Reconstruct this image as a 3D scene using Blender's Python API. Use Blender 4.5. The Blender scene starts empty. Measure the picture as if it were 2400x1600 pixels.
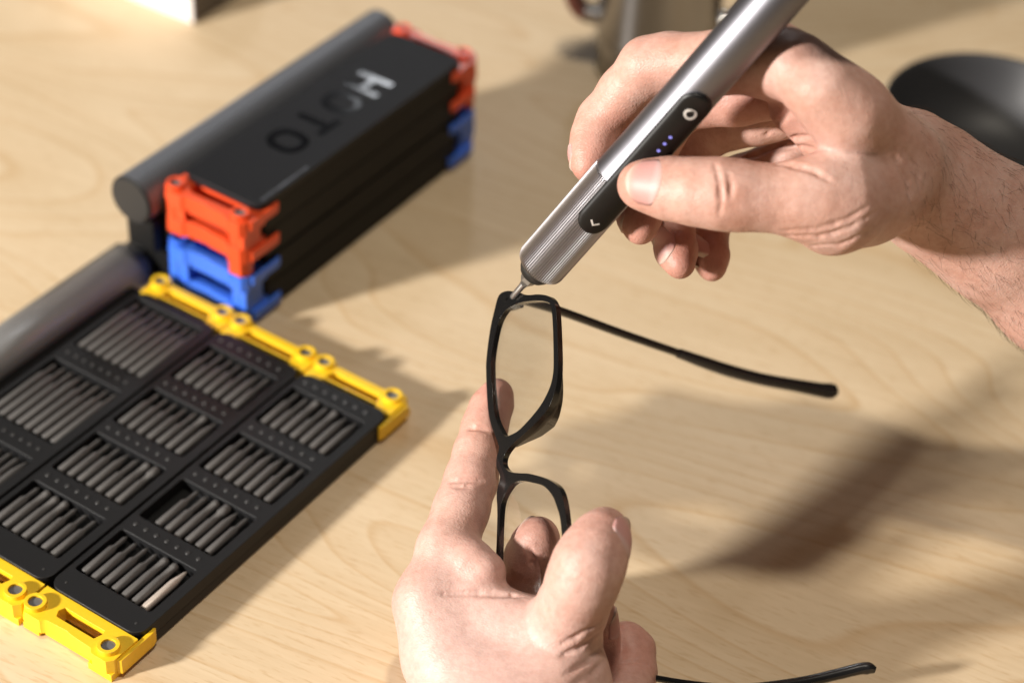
import bpy, bmesh, math, random
import numpy as np
from mathutils import Vector, Matrix
from mathutils.geometry import tessellate_polygon
R = math.radians
random.seed(4)
rng = np.random.default_rng(4)
SC = bpy.context.scene
COL = SC.collection
KS = 0.88            # size of the table world against the first estimate
HM = 0.001           # hand-held things: mm
MM = HM*KS           # table things

# ------------------------------------------------------------------ camera
FPX, PITCH, ROLL, CAMH = 2948.6, R(39.243), R(3.915), 569.4     # focal length for a 1500 px wide frame; height in mm
_fw = np.array([0, math.cos(PITCH), -math.sin(PITCH)])
_r0 = np.array([1.0, 0, 0]); _u0 = np.cross(_r0, _fw)
CR = math.cos(ROLL)*_r0 + math.sin(ROLL)*_u0
CU = -math.sin(ROLL)*_r0 + math.cos(ROLL)*_u0
CP = np.array([0, 0, CAMH*KS])     # camera, mm
cd = bpy.data.cameras.new('camera'); cam = bpy.data.objects.new('camera', cd); COL.objects.link(cam)
cam.matrix_world = Matrix(((CR[0], CU[0], -_fw[0], 0), (CR[1], CU[1], -_fw[1], 0), (CR[2], CU[2], -_fw[2], CAMH*KS*HM), (0, 0, 0, 1)))
cd.sensor_width = 36; cd.lens = FPX/1500*36; cd.clip_start = 0.01; cd.clip_end = 50
cd.dof.use_dof = True; cd.dof.focus_distance = 0.640; cd.dof.aperture_fstop = 5.8; cd.dof.aperture_blades = 0
SC.camera = cam

# ------------------------------------------------------------------ world and lamps
SC.view_settings.view_transform = 'Standard'; SC.view_settings.look = 'None'
SC.view_settings.exposure = 0; SC.view_settings.gamma = 1
wd = bpy.data.worlds.new('World'); SC.world = wd; wd.use_nodes = True
wd.node_tree.nodes['Background'].inputs[0].default_value = (1.0, 0.86, 0.72, 1)
wd.node_tree.nodes['Background'].inputs[1].default_value = 0.085
SC.cycles.use_denoising = True
SC.cycles.max_bounces = 8; SC.cycles.transparent_max_bounces = 12
SC.cycles.caustics_reflective = False; SC.cycles.caustics_refractive = False

def lamp(name, az, el, dist, size, watts, col, target=(20, 560, 30)):
    """soft box lamp; az = compass direction the light travels to on the table, el = its height angle"""
    t = np.array(target, float)
    d = np.array([math.cos(R(az))*math.cos(R(el)), math.sin(R(az))*math.cos(R(el)), -math.sin(R(el))])
    p = (t - d*dist)*HM
    l = bpy.data.lights.new(name, 'AREA'); l.shape = 'DISK'; l.size = size*HM; l.energy = watts; l.color = col
    o = bpy.data.objects.new(name, l); COL.objects.link(o)
    o.location = p; o.rotation_euler = Vector(d).to_track_quat('-Z', 'Y').to_euler()
    return o
lamp('key_lamp', 28, 18.8, 1900, 160, 78, (1.0, 0.95, 0.885))
lamp('overhead_lamp', 92, 83.5, 1600, 110, 11.5, (1.0, 0.91, 0.77))
lamp('back_lamp', -87.7, 31.6, 2200, 215, 3.2, (0.93, 0.96, 1.0), target=(-66.2, 710, 53))

# ------------------------------------------------------------------ helpers
def W(u, v, d):
    """point seen at (u, v) of the 1500 x 1000 frame at depth d (mm) -> world mm"""
    return CP + d*(_fw + CR*(u-750)/FPX - CU*(v-500)/FPX)
def C3(u, v, d): return np.array([(u-750)/FPX*d, (v-500)/FPX*d, d])      # same in camera axes (x right, y down, z away)
def c2w(p):
    p = np.asarray(p, float)
    return CP + p[..., 0:1]*CR - p[..., 1:2]*CU + p[..., 2:3]*_fw
def table_at(u, v, z=0.0):
    d = _fw + CR*(u-750)/FPX - CU*(v-500)/FPX
    return np.array([0, 0, CAMH]) + d*((z-CAMH)/d[2])
def norm(v):
    v = np.asarray(v, float); return v/np.linalg.norm(v)

def obj(name, me, m=None, parent=None, smooth=False):
    o = bpy.data.objects.new(name, me); COL.objects.link(o)
    if m is not None and not me.materials: me.materials.append(m)
    if parent is not None: o.parent = parent
    if smooth: me.polygons.foreach_set('use_smooth', [True]*len(me.polygons))
    return o
def tag(o, label=None, cat=None, group=None, kind=None):
    if label: o['label'] = label
    if cat: o['category'] = cat
    if group: o['group'] = group
    if kind: o['kind'] = kind
    return o
def empty(name, loc=(0, 0, 0), rz=0):
    o = bpy.data.objects.new(name, None); COL.objects.link(o); o.empty_display_size = .02
    o.location = loc; o.rotation_euler = (0, 0, rz); return o

class MB:
    """collects shapes (mm) into one mesh"""
    def __init__(s): s.v = []; s.f = []; s.sm = []
    def add(s, vs, fs, smooth=False):
        b = len(s.v); s.v += [tuple(map(float, p)) for p in vs]
        for f in fs: s.f.append(tuple(i+b for i in f)); s.sm.append(smooth)
    def box(s, x0, x1, y0, y1, z0, z1):
        v = [(x, y, z) for z in (z0, z1) for y in (y0, y1) for x in (x0, x1)]
        s.add(v, [(0, 2, 3, 1), (4, 5, 7, 6), (0, 1, 5, 4), (2, 6, 7, 3), (0, 4, 6, 2), (1, 3, 7, 5)])
    def prism(s, outer, holes, z0, z1):
        loops = [outer]+list(holes)
        flat = [p for l in loops for p in l]; n = len(flat)
        tri = tessellate_polygon([[Vector((p[0], p[1], 0)) for p in l] for l in loops])
        vs = [(p[0], p[1], z0) for p in flat]+[(p[0], p[1], z1) for p in flat]
        fs = []
        for t in tri:
            a, b, c = [flat[i] for i in t]
            ccw = (b[0]-a[0])*(c[1]-a[1])-(b[1]-a[1])*(c[0]-a[0]) > 0
            t = tuple(t) if ccw else tuple(reversed(t))
            fs.append(tuple(i+n for i in t)); fs.append(tuple(reversed(t)))
        k = 0
        for li, l in enumerate(loops):
            m = len(l); area = sum(l[i][0]*l[(i+1) % m][1]-l[(i+1) % m][0]*l[i][1] for i in range(m))
            for i in range(m):
                a, b = k+i, k+(i+1) % m
                q = (a, b, b+n, a+n)
                if (area < 0) != (li > 0): q = tuple(reversed(q))
                fs.append(q)
            k += m
        s.add(vs, fs)
    def cyl(s, c, axis, r0, r1, h, n=24, caps=True, smooth=True):
        c = np.array(c, float); a = norm(axis); x = norm(np.cross(a, (0.31, 0.2, 0.93) if abs(a[2]) < .9 else (1, 0, 0))); y = np.cross(a, x)
        vs = []
        for k, r in ((0, r0), (h, r1)):
            for i in range(n):
                t = 2*math.pi*i/n; vs.append(c+a*k+r*(math.cos(t)*x+math.sin(t)*y))
        s.add(vs, [(i, (i+1) % n, n+(i+1) % n, n+i) for i in range(n)], smooth)
        if caps:
            s.add(vs[:n], [tuple(reversed(range(n)))]); s.add(vs[n:], [tuple(range(n))])
    def lathe(s, prof, n=48, c=(0, 0, 0), smooth=True):
        vs = []; c = np.array(c, float)
        for r, z in prof:
            for i in range(n):
                t = 2*math.pi*i/n; vs.append((c[0]+r*math.cos(t), c[1]+r*math.sin(t), c[2]+z))
        s.add(vs, [(j*n+i, j*n+(i+1) % n, (j+1)*n+(i+1) % n, (j+1)*n+i) for j in range(len(prof)-1) for i in range(n)], smooth)
    def sweep(s, pts, ra, rb, side, n=16, sq=1.0, smooth=True):
        """tube along pts; ra = half size along `side`, rb = the other"""
        pts = [np.array(p, float) for p in pts]; m = len(pts); vs = []
        for j, p in enumerate(pts):
            t = norm(pts[min(j+1, m-1)]-pts[max(j-1, 0)]); sd = norm(np.array(side)-t*np.dot(side, t)); o = np.cross(t, sd)
            for i in range(n):
                a = 2*math.pi*i/n; ca, sa = math.cos(a), math.sin(a)
                ca = math.copysign(abs(ca)**sq, ca); sa = math.copysign(abs(sa)**sq, sa)
                vs.append(p+sd*ra[j]*ca+o*rb[j]*sa)
        fs = [(j*n+i, j*n+(i+1) % n, (j+1)*n+(i+1) % n, (j+1)*n+i) for j in range(m-1) for i in range(n)]
        s.add(vs, fs, smooth); s.add(vs[:n], [tuple(reversed(range(n)))], smooth); s.add(vs[-n:], [tuple(range(n))], smooth)
    def mesh(s, name, weld=False):
        me = bpy.data.meshes.new(name)
        me.from_pydata([(x*MM, y*MM, z*MM) for x, y, z in s.v], [], s.f)
        me.polygons.foreach_set('use_smooth', s.sm)
        bm = bmesh.new(); bm.from_mesh(me)
        if weld: bmesh.ops.remove_doubles(bm, verts=bm.verts, dist=1e-6)
        bmesh.ops.recalc_face_normals(bm, faces=bm.faces); bm.to_mesh(me); bm.free()
        me.update(); return me
    def build(s, name, m, parent=None, bevel=0, weld=False, seg=2):
        o = obj(name, s.mesh(name, weld), m, parent)
        if bevel:
            b = o.modifiers.new('bevel', 'BEVEL'); b.width = bevel*MM; b.segments = seg; b.limit_method = 'ANGLE'; b.angle_limit = R(40)
            b.harden_normals = False
            for p in o.data.polygons: p.use_smooth = True
            w = o.modifiers.new('wn', 'WEIGHTED_NORMAL'); w.keep_sharp = False
        return o
def rrect(x0, x1, y0, y1, r, n=5):
    out = []
    for cx, cy, a0 in ((x1-r, y1-r, 0), (x0+r, y1-r, 90), (x0+r, y0+r, 180), (x1-r, y0+r, 270)):
        for i in range(n+1):
            a = R(a0+90*i/n); out.append((cx+r*math.cos(a), cy+r*math.sin(a)))
    return out
def circ(cx, cy, r, n=20): return [(cx+r*math.cos(2*math.pi*i/n), cy+r*math.sin(2*math.pi*i/n)) for i in range(n)]
def catmull(P, k=6):
    P = [np.array(p, float) for p in P]; Q = [2*P[0]-P[1]]+P+[2*P[-1]-P[-2]]; out = []
    for i in range(1, len(Q)-2):
        for j in range(k):
            t = j/k; a, b, c, d = Q[i-1], Q[i], Q[i+1], Q[i+2]
            out.append(.5*((2*b)+(-a+c)*t+(2*a-5*b+4*c-d)*t*t+(-a+3*b-3*c+d)*t**3))
    out.append(P[-1]); return out

# ------------------------------------------------------------------ materials
def nodes(name):
    m = bpy.data.materials.new(name); m.use_nodes = True
    nt = m.node_tree; b = nt.nodes['Principled BSDF']; return m, nt, b
def N(nt, typ, **kw):
    n = nt.nodes.new(typ)
    for k, v in kw.items():
        if k.startswith('i_'):
            key = k[2:]; key = int(key) if key.isdigit() else key.replace('_', ' ')
            n.inputs[key].default_value = v
        else: setattr(n, k, v)
    return n
def ramp(nt, fac, stops):
    r = N(nt, 'ShaderNodeValToRGB'); e = r.color_ramp.elements
    while len(e) < len(stops): e.new(0.5)
    for k, (p, c) in enumerate(stops): e[k].position = p; e[k].color = (*c, 1) if len(c) == 3 else c
    nt.links.new(fac, r.inputs[0]); return r
def plain(name, col, rough=.5, metal=0.0, grain=.06, scale=900, bump=.0, coat=0, spec=.5):
    m, nt, b = nodes(name); L = nt.links.new
    tc = N(nt, 'ShaderNodeTexCoord'); no = N(nt, 'ShaderNodeTexNoise', i_Scale=scale, i_Detail=4.0)
    L(tc.outputs['Object'], no.inputs['Vector'])
    lo = tuple(c*(1-grain) for c in col); hi = tuple(min(1, c*(1+grain)) for c in col)
    r = ramp(nt, no.outputs['Fac'], [(.3, lo), (.7, hi)]); L(r.outputs[0], b.inputs['Base Color'])
    mp = N(nt, 'ShaderNodeMapRange', i_3=rough*.88, i_4=min(1, rough*1.12)); L(no.outputs['Fac'], mp.inputs[0]); L(mp.outputs[0], b.inputs['Roughness'])
    b.inputs['Metallic'].default_value = metal; b.inputs['Coat Weight'].default_value = coat
    b.inputs['Specular IOR Level'].default_value = spec
    if bump:
        bp = N(nt, 'ShaderNodeBump', i_Strength=bump, i_Distance=.0002); L(no.outputs['Fac'], bp.inputs['Height']); L(bp.outputs[0], b.inputs['Normal'])
    return m

M = {}
M['tray'] = plain('black_matte_plastic', (.0085, .0085, .0092), .48, grain=.15, scale=2500, bump=.15, spec=.35)
M['dimple'] = plain('dark_grey_dimple', (.035, .034, .034), .4)
M['black'] = plain('black_case_plastic', (.004, .004, .0042), .55, grain=.15, scale=2500, bump=.1, spec=.22)
M['lid'] = plain('charcoal_lid', (.0055, .0055, .0072), .55, grain=.1, scale=2600, bump=.2, spec=.35)
M['letter'] = plain('gloss_black_letter', (.004, .0045, .006), .085, spec=.13)
M['yellow'] = plain('yellow_plastic', (.82, .52, .015), .42, grain=.04, coat=.1)
M['red'] = plain('orange_red_plastic', (.72, .075, .018), .42, grain=.04, coat=.1)
M['blue'] = plain('blue_plastic', (.045, .16, .72), .42, grain=.04, coat=.1)
M['magnet'] = plain('grey_magnet', (.20, .20, .21), .45, .6)
M['bit'] = plain('gunmetal_bit', (.105, .10, .098), .5, .15, grain=.15, scale=3000)
M['bit_bright'] = plain('bright_steel_bit', (.52, .45, .40), .45, .3, grain=.15, scale=3000)
M['tube'] = plain('grey_anodised_tube', (.12, .128, .148), .42, .2, grain=.08)
M['tube_end'] = plain('dark_grey_cap', (.012, .0115, .0115), .5)
M['bar'] = plain('grey_bar', (.235, .235, .235), .34, 0.0, grain=.06)
M['frame'] = plain('black_acetate', (.004, .004, .0045), .19, scale=5000, grain=.1, coat=.3)
M['sleeve'] = plain('black_temple_sleeve', (.011, .011, .012), .22, coat=.3)
M['panel'] = plain('black_control_panel', (.006, .0055, .0055), .4, spec=.28)
M['icon'] = plain('silver_icon', (.62, .60, .58), .4, .2)
M['collar'] = plain('dark_collar', (.012, .0115, .011), .45)
M['steel'] = plain('polished_steel', (.50, .49, .49), .20, 1.0, grain=.03)
M['bit_steel'] = plain('grey_steel_tip', (.33, .33, .34), .3, .9)
M['brown'] = plain('brown_leather', (.07, .018, .01), .5, grain=.3, scale=700, bump=.3)
M['box'] = plain('white_card', (.80, .76, .74), .6, grain=.02)
def turned(name, col, rough, rot):
    m = plain(name, col, rough, 1.0, grain=.05); b = m.node_tree.nodes['Principled BSDF']
    t = N(m.node_tree, 'ShaderNodeTangent', direction_type='RADIAL', axis='Z'); m.node_tree.links.new(t.outputs[0], b.inputs['Tangent'])
    b.inputs['Anisotropic'].default_value = .92; b.inputs['Anisotropic Rotation'].default_value = rot; return m
M['dish'] = plain('smoky_dark_glaze', (.036, .036, .039), .5)
M['mug'] = turned('turned_steel', (.30, .295, .295), .25, 0.25)

def metal_driver(name, col, rough):
    m, nt, b = nodes(name); L = nt.links.new
    tc = N(nt, 'ShaderNodeTexCoord'); mp = N(nt, 'ShaderNodeMapping'); mp.inputs['Scale'].default_value = (1, 1, .04)
    no = N(nt, 'ShaderNodeTexNoise', i_Scale=6000.0, i_Detail=3.0); L(tc.outputs['Object'], mp.inputs[0]); L(mp.outputs[0], no.inputs['Vector'])
    r = N(nt, 'ShaderNodeMapRange', i_3=rough-.05, i_4=rough+.07); L(no.outputs['Fac'], r.inputs[0]); L(r.outputs[0], b.inputs['Roughness'])
    c = ramp(nt, no.outputs['Fac'], [(.3, tuple(x*.93 for x in col)), (.7, col)]); L(c.outputs[0], b.inputs['Base Color'])
    b.inputs['Metallic'].default_value = 1
    return m
M['driver'] = metal_driver('satin_aluminium', (.215, .212, .235), .43)
M['ribs'] = metal_driver('ribbed_aluminium', (.31, .30, .315), .31)

def led():
    m, nt, b = nodes('blue_led'); b.inputs['Base Color'].default_value = (.2, .2, .6, 1)
    b.inputs['Emission Color'].default_value = (.25, .27, .95, 1); b.inputs['Emission Strength'].default_value = .42; return m
M['led'] = led()

def lens_mat():
    m = bpy.data.materials.new('clear_lens'); m.use_nodes = True; nt = m.node_tree; nt.nodes.clear(); L = nt.links.new
    o = N(nt, 'ShaderNodeOutputMaterial'); t = N(nt, 'ShaderNodeBsdfTransparent'); t.inputs[0].default_value = (.985, .985, .98, 1)
    g = N(nt, 'ShaderNodeBsdfGlossy'); g.inputs['Roughness'].default_value = .02; f = N(nt, 'ShaderNodeFresnel', i_IOR=1.3)
    mu = N(nt, 'ShaderNodeMath', operation='MULTIPLY'); mu.inputs[1].default_value = .3
    L(f.outputs[0], mu.inputs[0]); mx = N(nt, 'ShaderNodeMixShader'); L(mu.outputs[0], mx.inputs[0]); L(t.outputs[0], mx.inputs[1]); L(g.outputs[0], mx.inputs[2]); L(mx.outputs[0], o.inputs[0]); return m
M['lens'] = lens_mat()

def wood():
    m, nt, b = nodes('pale_birch_ply'); L = nt.links.new
    tc = N(nt, 'ShaderNodeTexCoord'); rot = N(nt, 'ShaderNodeMapping'); rot.inputs['Rotation'].default_value = (0, 0, R(24))
    L(tc.outputs['Object'], rot.inputs[0])                       # x now runs along the grain
    # growth figure: contour lines of a long stretched noise
    s1 = N(nt, 'ShaderNodeMapping'); s1.inputs['Scale'].default_value = (2.0, 9.0, 1); s1.inputs['Location'].default_value = (.37, .21, 0); L(rot.outputs[0], s1.inputs[0])
    n1 = N(nt, 'ShaderNodeTexNoise', i_Scale=1.0, i_Detail=1.5, i_Roughness=.4, i_Distortion=.5); L(s1.outputs[0], n1.inputs['Vector'])
    mul = N(nt, 'ShaderNodeMath', operation='MULTIPLY'); mul.inputs[1].default_value = 26.0; L(n1.outputs['Fac'], mul.inputs[0])
    fr = N(nt, 'ShaderNodeMath', operation='FRACT'); L(mul.outputs[0], fr.inputs[0])
    line = ramp(nt, fr.outputs[0], [(0, (0, 0, 0)), (.80, (.30, .30, .30)), (.93, (1, 1, 1)), (1, (0, 0, 0))])
    # fine fibres
    s2 = N(nt, 'ShaderNodeMapping'); s2.inputs['Scale'].default_value = (18, 420, 1); L(rot.outputs[0], s2.inputs[0])
    n2 = N(nt, 'ShaderNodeTexNoise', i_Scale=1.0, i_Detail=5.0, i_Roughness=.6); L(s2.outputs[0], n2.inputs['Vector'])
    # broad mottling
    s3 = N(nt, 'ShaderNodeMapping'); s3.inputs['Scale'].default_value = (9, 34, 1); L(rot.outputs[0], s3.inputs[0])
    n3 = N(nt, 'ShaderNodeTexNoise', i_Scale=1.0, i_Detail=3.0); L(s3.outputs[0], n3.inputs['Vector'])
    # short ray flecks
    s4 = N(nt, 'ShaderNodeMapping'); s4.inputs['Scale'].default_value = (130, 900, 1); L(rot.outputs[0], s4.inputs[0])
    n4 = N(nt, 'ShaderNodeTexNoise', i_Scale=1.0, i_Detail=2.0); L(s4.outputs[0], n4.inputs['Vector'])
    base = ramp(nt, n3.outputs['Fac'], [(.25, (.625, .49, .322)), (.5, (.66, .525, .355)), (.8, (.695, .56, .388))])
    m1 = N(nt, 'ShaderNodeMix', data_type='RGBA', blend_type='MULTIPLY'); L(line.outputs[0], m1.inputs[0]); L(base.outputs[0], m1.inputs[6]); m1.inputs[7].default_value = (.895, .825, .735, 1)
    fib = ramp(nt, n2.outputs['Fac'], [(.3, (.94, .92, .89)), (.65, (1.02, 1.015, 1.01))])
    m2 = N(nt, 'ShaderNodeMix', data_type='RGBA', blend_type='MULTIPLY'); m2.inputs[0].default_value = 1; L(m1.outputs[2], m2.inputs[6]); L(fib.outputs[0], m2.inputs[7])
    fl = ramp(nt, n4.outputs['Fac'], [(.30, (.86, .80, .72)), (.44, (1, 1, 1))])
    m3 = N(nt, 'ShaderNodeMix', data_type='RGBA', blend_type='MULTIPLY'); m3.inputs[0].default_value = .8; L(m2.outputs[2], m3.inputs[6]); L(fl.outputs[0], m3.inputs[7])
    L(m3.outputs[2], b.inputs['Base Color'])
    b.inputs['Roughness'].default_value = .48; b.inputs['Specular IOR Level'].default_value = .35
    bp = N(nt, 'ShaderNodeBump', i_Strength=.12, i_Distance=.0003); L(n2.outputs['Fac'], bp.inputs['Height']); L(bp.outputs[0], b.inputs['Normal'])
    return m
M['wood'] = wood()

def skin():
    m, nt, b = nodes('skin'); L = nt.links.new
    tc = N(nt, 'ShaderNodeTexCoord')
    n1 = N(nt, 'ShaderNodeTexNoise', i_Scale=70.0, i_Detail=3.0, i_Roughness=.55); L(tc.outputs['Object'], n1.inputs['Vector'])
    n2 = N(nt, 'ShaderNodeTexNoise', i_Scale=420.0, i_Detail=4.0, i_Roughness=.6); L(tc.outputs['Object'], n2.inputs['Vector'])
    c1 = ramp(nt, n1.outputs['Fac'], [(.28, (.475, .262, .20)), (.5, (.53, .318, .258)), (.74, (.57, .375, .32))])
    at = N(nt, 'ShaderNodeAttribute', attribute_name='flush')
    mx = N(nt, 'ShaderNodeMix', data_type='RGBA', blend_type='MIX'); L(at.outputs['Fac'], mx.inputs[0]); L(c1.outputs[0], mx.inputs[6]); mx.inputs[7].default_value = (.485, .205, .155, 1)
    sp = ramp(nt, n2.outputs['Fac'], [(.3, (.88, .82, .80)), (.6, (1.03, 1.03, 1.03))])
    m2 = N(nt, 'ShaderNodeMix', data_type='RGBA', blend_type='MULTIPLY'); m2.inputs[0].default_value = .8; 
    ap = N(nt, 'ShaderNodeAttribute', attribute_name='pale')
    mxp = N(nt, 'ShaderNodeMix', data_type='RGBA', blend_type='MIX'); L(ap.outputs['Fac'], mxp.inputs[0]); L(mx.outputs[2], mxp.inputs[6]); mxp.inputs[7].default_value = (.55, .375, .335, 1)
    L(mxp.outputs[2], m2.inputs[6]); L(sp.outputs[0], m2.inputs[7])
    L(m2.outputs[2], b.inputs['Base Color'])
    b.inputs['Subsurface Weight'].default_value = .16; b.inputs['Subsurface Radius'].default_value = (1, .35, .2); b.inputs['Subsurface Scale'].default_value = .0022
    b.inputs['Roughness'].default_value = .46; b.inputs['Specular IOR Level'].default_value = .42
    # fine skin relief: crossed cells plus fine folds
    mp = N(nt, 'ShaderNodeMapping'); mp.inputs['Rotation'].default_value = (.5, .4, .6); mp.inputs['Scale'].default_value = (1, 1.7, 1); L(tc.outputs['Object'], mp.inputs[0])
    vo = N(nt, 'ShaderNodeTexVoronoi', i_Scale=950.0); vo.feature = 'DISTANCE_TO_EDGE'; L(mp.outputs[0], vo.inputs['Vector'])
    n3 = N(nt, 'ShaderNodeTexNoise', i_Scale=260.0, i_Detail=5.0, i_Roughness=.6, i_Distortion=.6); L(mp.outputs[0], n3.inputs['Vector'])
    b1 = N(nt, 'ShaderNodeBump', i_Strength=.35, i_Distance=.0004); L(vo.outputs['Distance'], b1.inputs['Height'])
    b2 = N(nt, 'ShaderNodeBump', i_Strength=.42, i_Distance=.0007); L(n3.outputs['Fac'], b2.inputs['Height']); L(b1.outputs[0], b2.inputs['Normal'])
    L(b2.outputs[0], b.inputs['Normal'])
    return m
M['skin'] = skin()
def nail_mat():
    m, nt, b = nodes('fingernail'); L = nt.links.new
    at = N(nt, 'ShaderNodeAttribute', attribute_name='nail_t')
    r = ramp(nt, at.outputs['Fac'], [(0, (.50, .30, .25)), (.16, (.53, .35, .33)), (.32, (.50, .265, .245)), (.74, (.49, .25, .225)), (.86, (.47, .28, .235)), (.95, (.50, .37, .31))])
    L(r.outputs[0], b.inputs['Base Color']); b.inputs['Roughness'].default_value = .5
    b.inputs['Subsurface Weight'].default_value = .15; b.inputs['Subsurface Radius'].default_value = (1, .4, .3); b.inputs['Subsurface Scale'].default_value = .001
    return m
M['nail'] = nail_mat()

# ------------------------------------------------------------------ table
tb = MB(); tb.box(-1100, 1300, -300, 2300, -25, 0)
table = tag(tb.build('table_top', M['wood']), 'pale birch plywood table top under the tools and hands', kind='structure')

# ------------------------------------------------------------------ bit case
KX, KY, KYAW = -168.46, 521.63, R(-31.25)
case = empty('bit_case', (KX*MM, KY*MM, 0), KYAW)
tag(case, 'black folding screwdriver bit case with yellow, blue and orange brackets, partly unfolded', 'tool case')
TW, TL, PITCHX = 46.0, 155.0, 46.35
def tray(x0, rows, px0, px1):
    mb = MB()
    out = rrect(x0+.5, x0+TW-.5, 0, TL, 5.5)
    holes = [rrect(x0+px0, x0+px1, y0, y1, 1.2, 2) for y0, y1 in rows]
    mb.prism(out, holes, 5.0, 11.0)
    mb.prism(out, [], .4, 5.0)
    o = mb.build('tray', M['tray'], case, bevel=.55)
    return o
ROWS = [(11.8, 38.4), (47.6, 74.0), (83.0, 109.0), (118.4, 144.6)]
AROWS = [(5.5, 46.5), (57.5, 98.5), (109.5, 150.5)]
trays = {}
for key, i, rows in (('right', 0, ROWS), ('middle', -1, ROWS), ('left', -2, AROWS)):
    trays[key] = tray(i*PITCHX, rows, 3.0, 41.0)
    x0 = i*PITCHX; mb = MB()
    if key != 'left':
        for y in (42.9, 78.4, 113.6, 149.4):
            for k in range(7): mb.cyl((x0+5.4+5.3*k, y+.5, 10.9), (0, 0, 1), 1.05, .8, .4, 10)
    else:
        for y in (51.8, 103.8):
            for k in range(8): mb.cyl((x0+5.2+4.7*k, y+.5, 10.9), (0, 0, 1), 1.0, .8, .4, 10)
    for xx in (5.6, 40.4): mb.cyl((x0+xx, 4.6, 10.9), (0, 0, 1), .6, .5, .3, 8)
    tag(mb.build('dimple', M['dimple'], trays[key]), kind='stuff')

def bracket(x0, yf, sg, z0, z1, m, tall=False, prong=True):
    """comb bracket on the short end of a tray; yf = tray end, sg = -1 near end, +1 far end"""
    mb = MB()
    Y = lambda d: yf+sg*d
    fl = lambda P: [(x0+x, Y(d)) for x, d in P]
    outer = [(.4, .2), (45.6, .2), (45.6, 13), (43.5, 15.4), (36.5, 15.4), (34.5, 13.6), (25, 13.2), (22, 12.6), (12.5, 13.2), (10.5, 15), (3, 15), (.4, 12.5)]
    if not tall and sg > 0:
        outer = [(.4, .2), (8.5, .2), (8.8, 3), (37, 3), (37.4, .2), (45.6, .2), (45.6, 13), (43.5, 14.6), (37.5, 14.4), (35, 12.2), (9, 12.2), (6.5, 14.4), (2, 14.4), (.4, 12.5)]
    slot = [(13.5, 4.4), (33, 4.4), (33.6, 6), (32.4, 9.6), (14, 9.6), (12.6, 7)]
    if not tall and sg > 0: slot = [(9, 1.6+1.8), (36.6, 3.4), (35.6, 5.5), (34.2, 8.6), (10.5, 8.6), (9.2, 6)]; outer = [p if abs(p[1]-3) > .01 else (p[0], 3.0) for p in outer]
    th = 4.4
    if not tall:
        mb.prism(fl(outer), [fl(slot)], z0+3.2, z1-.6)
        mb.box(x0+1, x0+45, min(Y(10.4), Y(12.6)), max(Y(10.4), Y(12.6)), z0+.3, z0+3.3)
        mb.box(x0+34, x0+45.5, min(Y(9), Y(15.2)), max(Y(9), Y(15.2)), z0, z0+3.3)
        mb.box(x0+1, x0+9, min(Y(9), Y(14.6)), max(Y(9), Y(14.6)), z0+.3, z0+3.3)
    else:
        slot = [(9.5, 2.6), (37.5, 2.6), (38, 4), (35.5, 8.8), (12, 9.4), (9.5, 7)]
        mb.prism(fl(outer), [fl(slot)], z1-8.4, z1-.8)
        mb.prism(fl(outer), [fl([(11, 3), (36, 3), (36, 9), (11, 9)])], z0+.4, z0+8.6)
        mb.box(x0+38.5, x0+45.4, min(Y(3), Y(14.6)), max(Y(3), Y(14.6)), z0+8.6, z1-8.4)
        mb.box(x0+.6, x0+11.5, min(Y(3), Y(14)), max(Y(3), Y(14)), z0+8.6, z1-8.4)
        mb.prism([(x0+33, Y(9)), (x0+45.4, Y(9)), (x0+45.4, Y(13)), (x0+43.5, Y(15.3)), (x0+37, Y(15.3))], [], z0-(6.5 if z0 > 20 else .5), z0+.6)
        mb.prism(fl([(9, 8.5), (37, 8.5), (36, 12.2), (10, 12.2)]), [], z1-10.5, z1-8.0)
    for cx, d in ((3.8, 9.8), (40.0, 9.8)):
        mb.cyl((x0+cx, Y(d), z0+(3 if not tall else 0)), (0, 0, 1), 4.4 if not tall else 5.0, 4.3 if not tall else 4.9, z1-.4-z0-(3 if not tall else 0), 28)
        mb.prism(circ(x0+cx, Y(d), 4.25, 28), [circ(x0+cx, Y(d), 2.75, 28)], z1-.4, z1+1.5)
        mb.lathe([(4.25, 0), (4.6, -2.5), (5.3, -6 if not tall else -5)], 28, (x0+cx, Y(d), z1-.2))
    if prong:
        for za, zb in (((z0+2, z0+9),) if not tall else ((z1-5.2, z1-.8), (z0+1.2, z0+6))):
            mb.prism([(x0+44.5, Y(10)), (x0+45.6, Y(12)), (x0+47.3, Y(11)), (x0+47.3, Y(-6)), (x0+46.4, Y(-8.5)), (x0+45.7, Y(-8)), (x0+45.6, Y(0))], [], za, zb)
    o = mb.build('bracket', m, case, bevel=.5)
    if not tall or z0 > 20:
        for cx in (3.8, 40.0):
            k = MB(); k.cyl((x0+cx, Y(9.8), z1-.4), (0, 0, 1), 2.7, 2.6, 1.0, 20); k.build('magnet', M['magnet'], o)
    return o
for i in (0, -1, -2):
    bracket(i*PITCHX, 0, -1, 0, 10.6, M['yellow'], prong=(i == 0))
    bracket(i*PITCHX, TL, 1, 0, 10.6, M['yellow'], prong=(i == 0))
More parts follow.
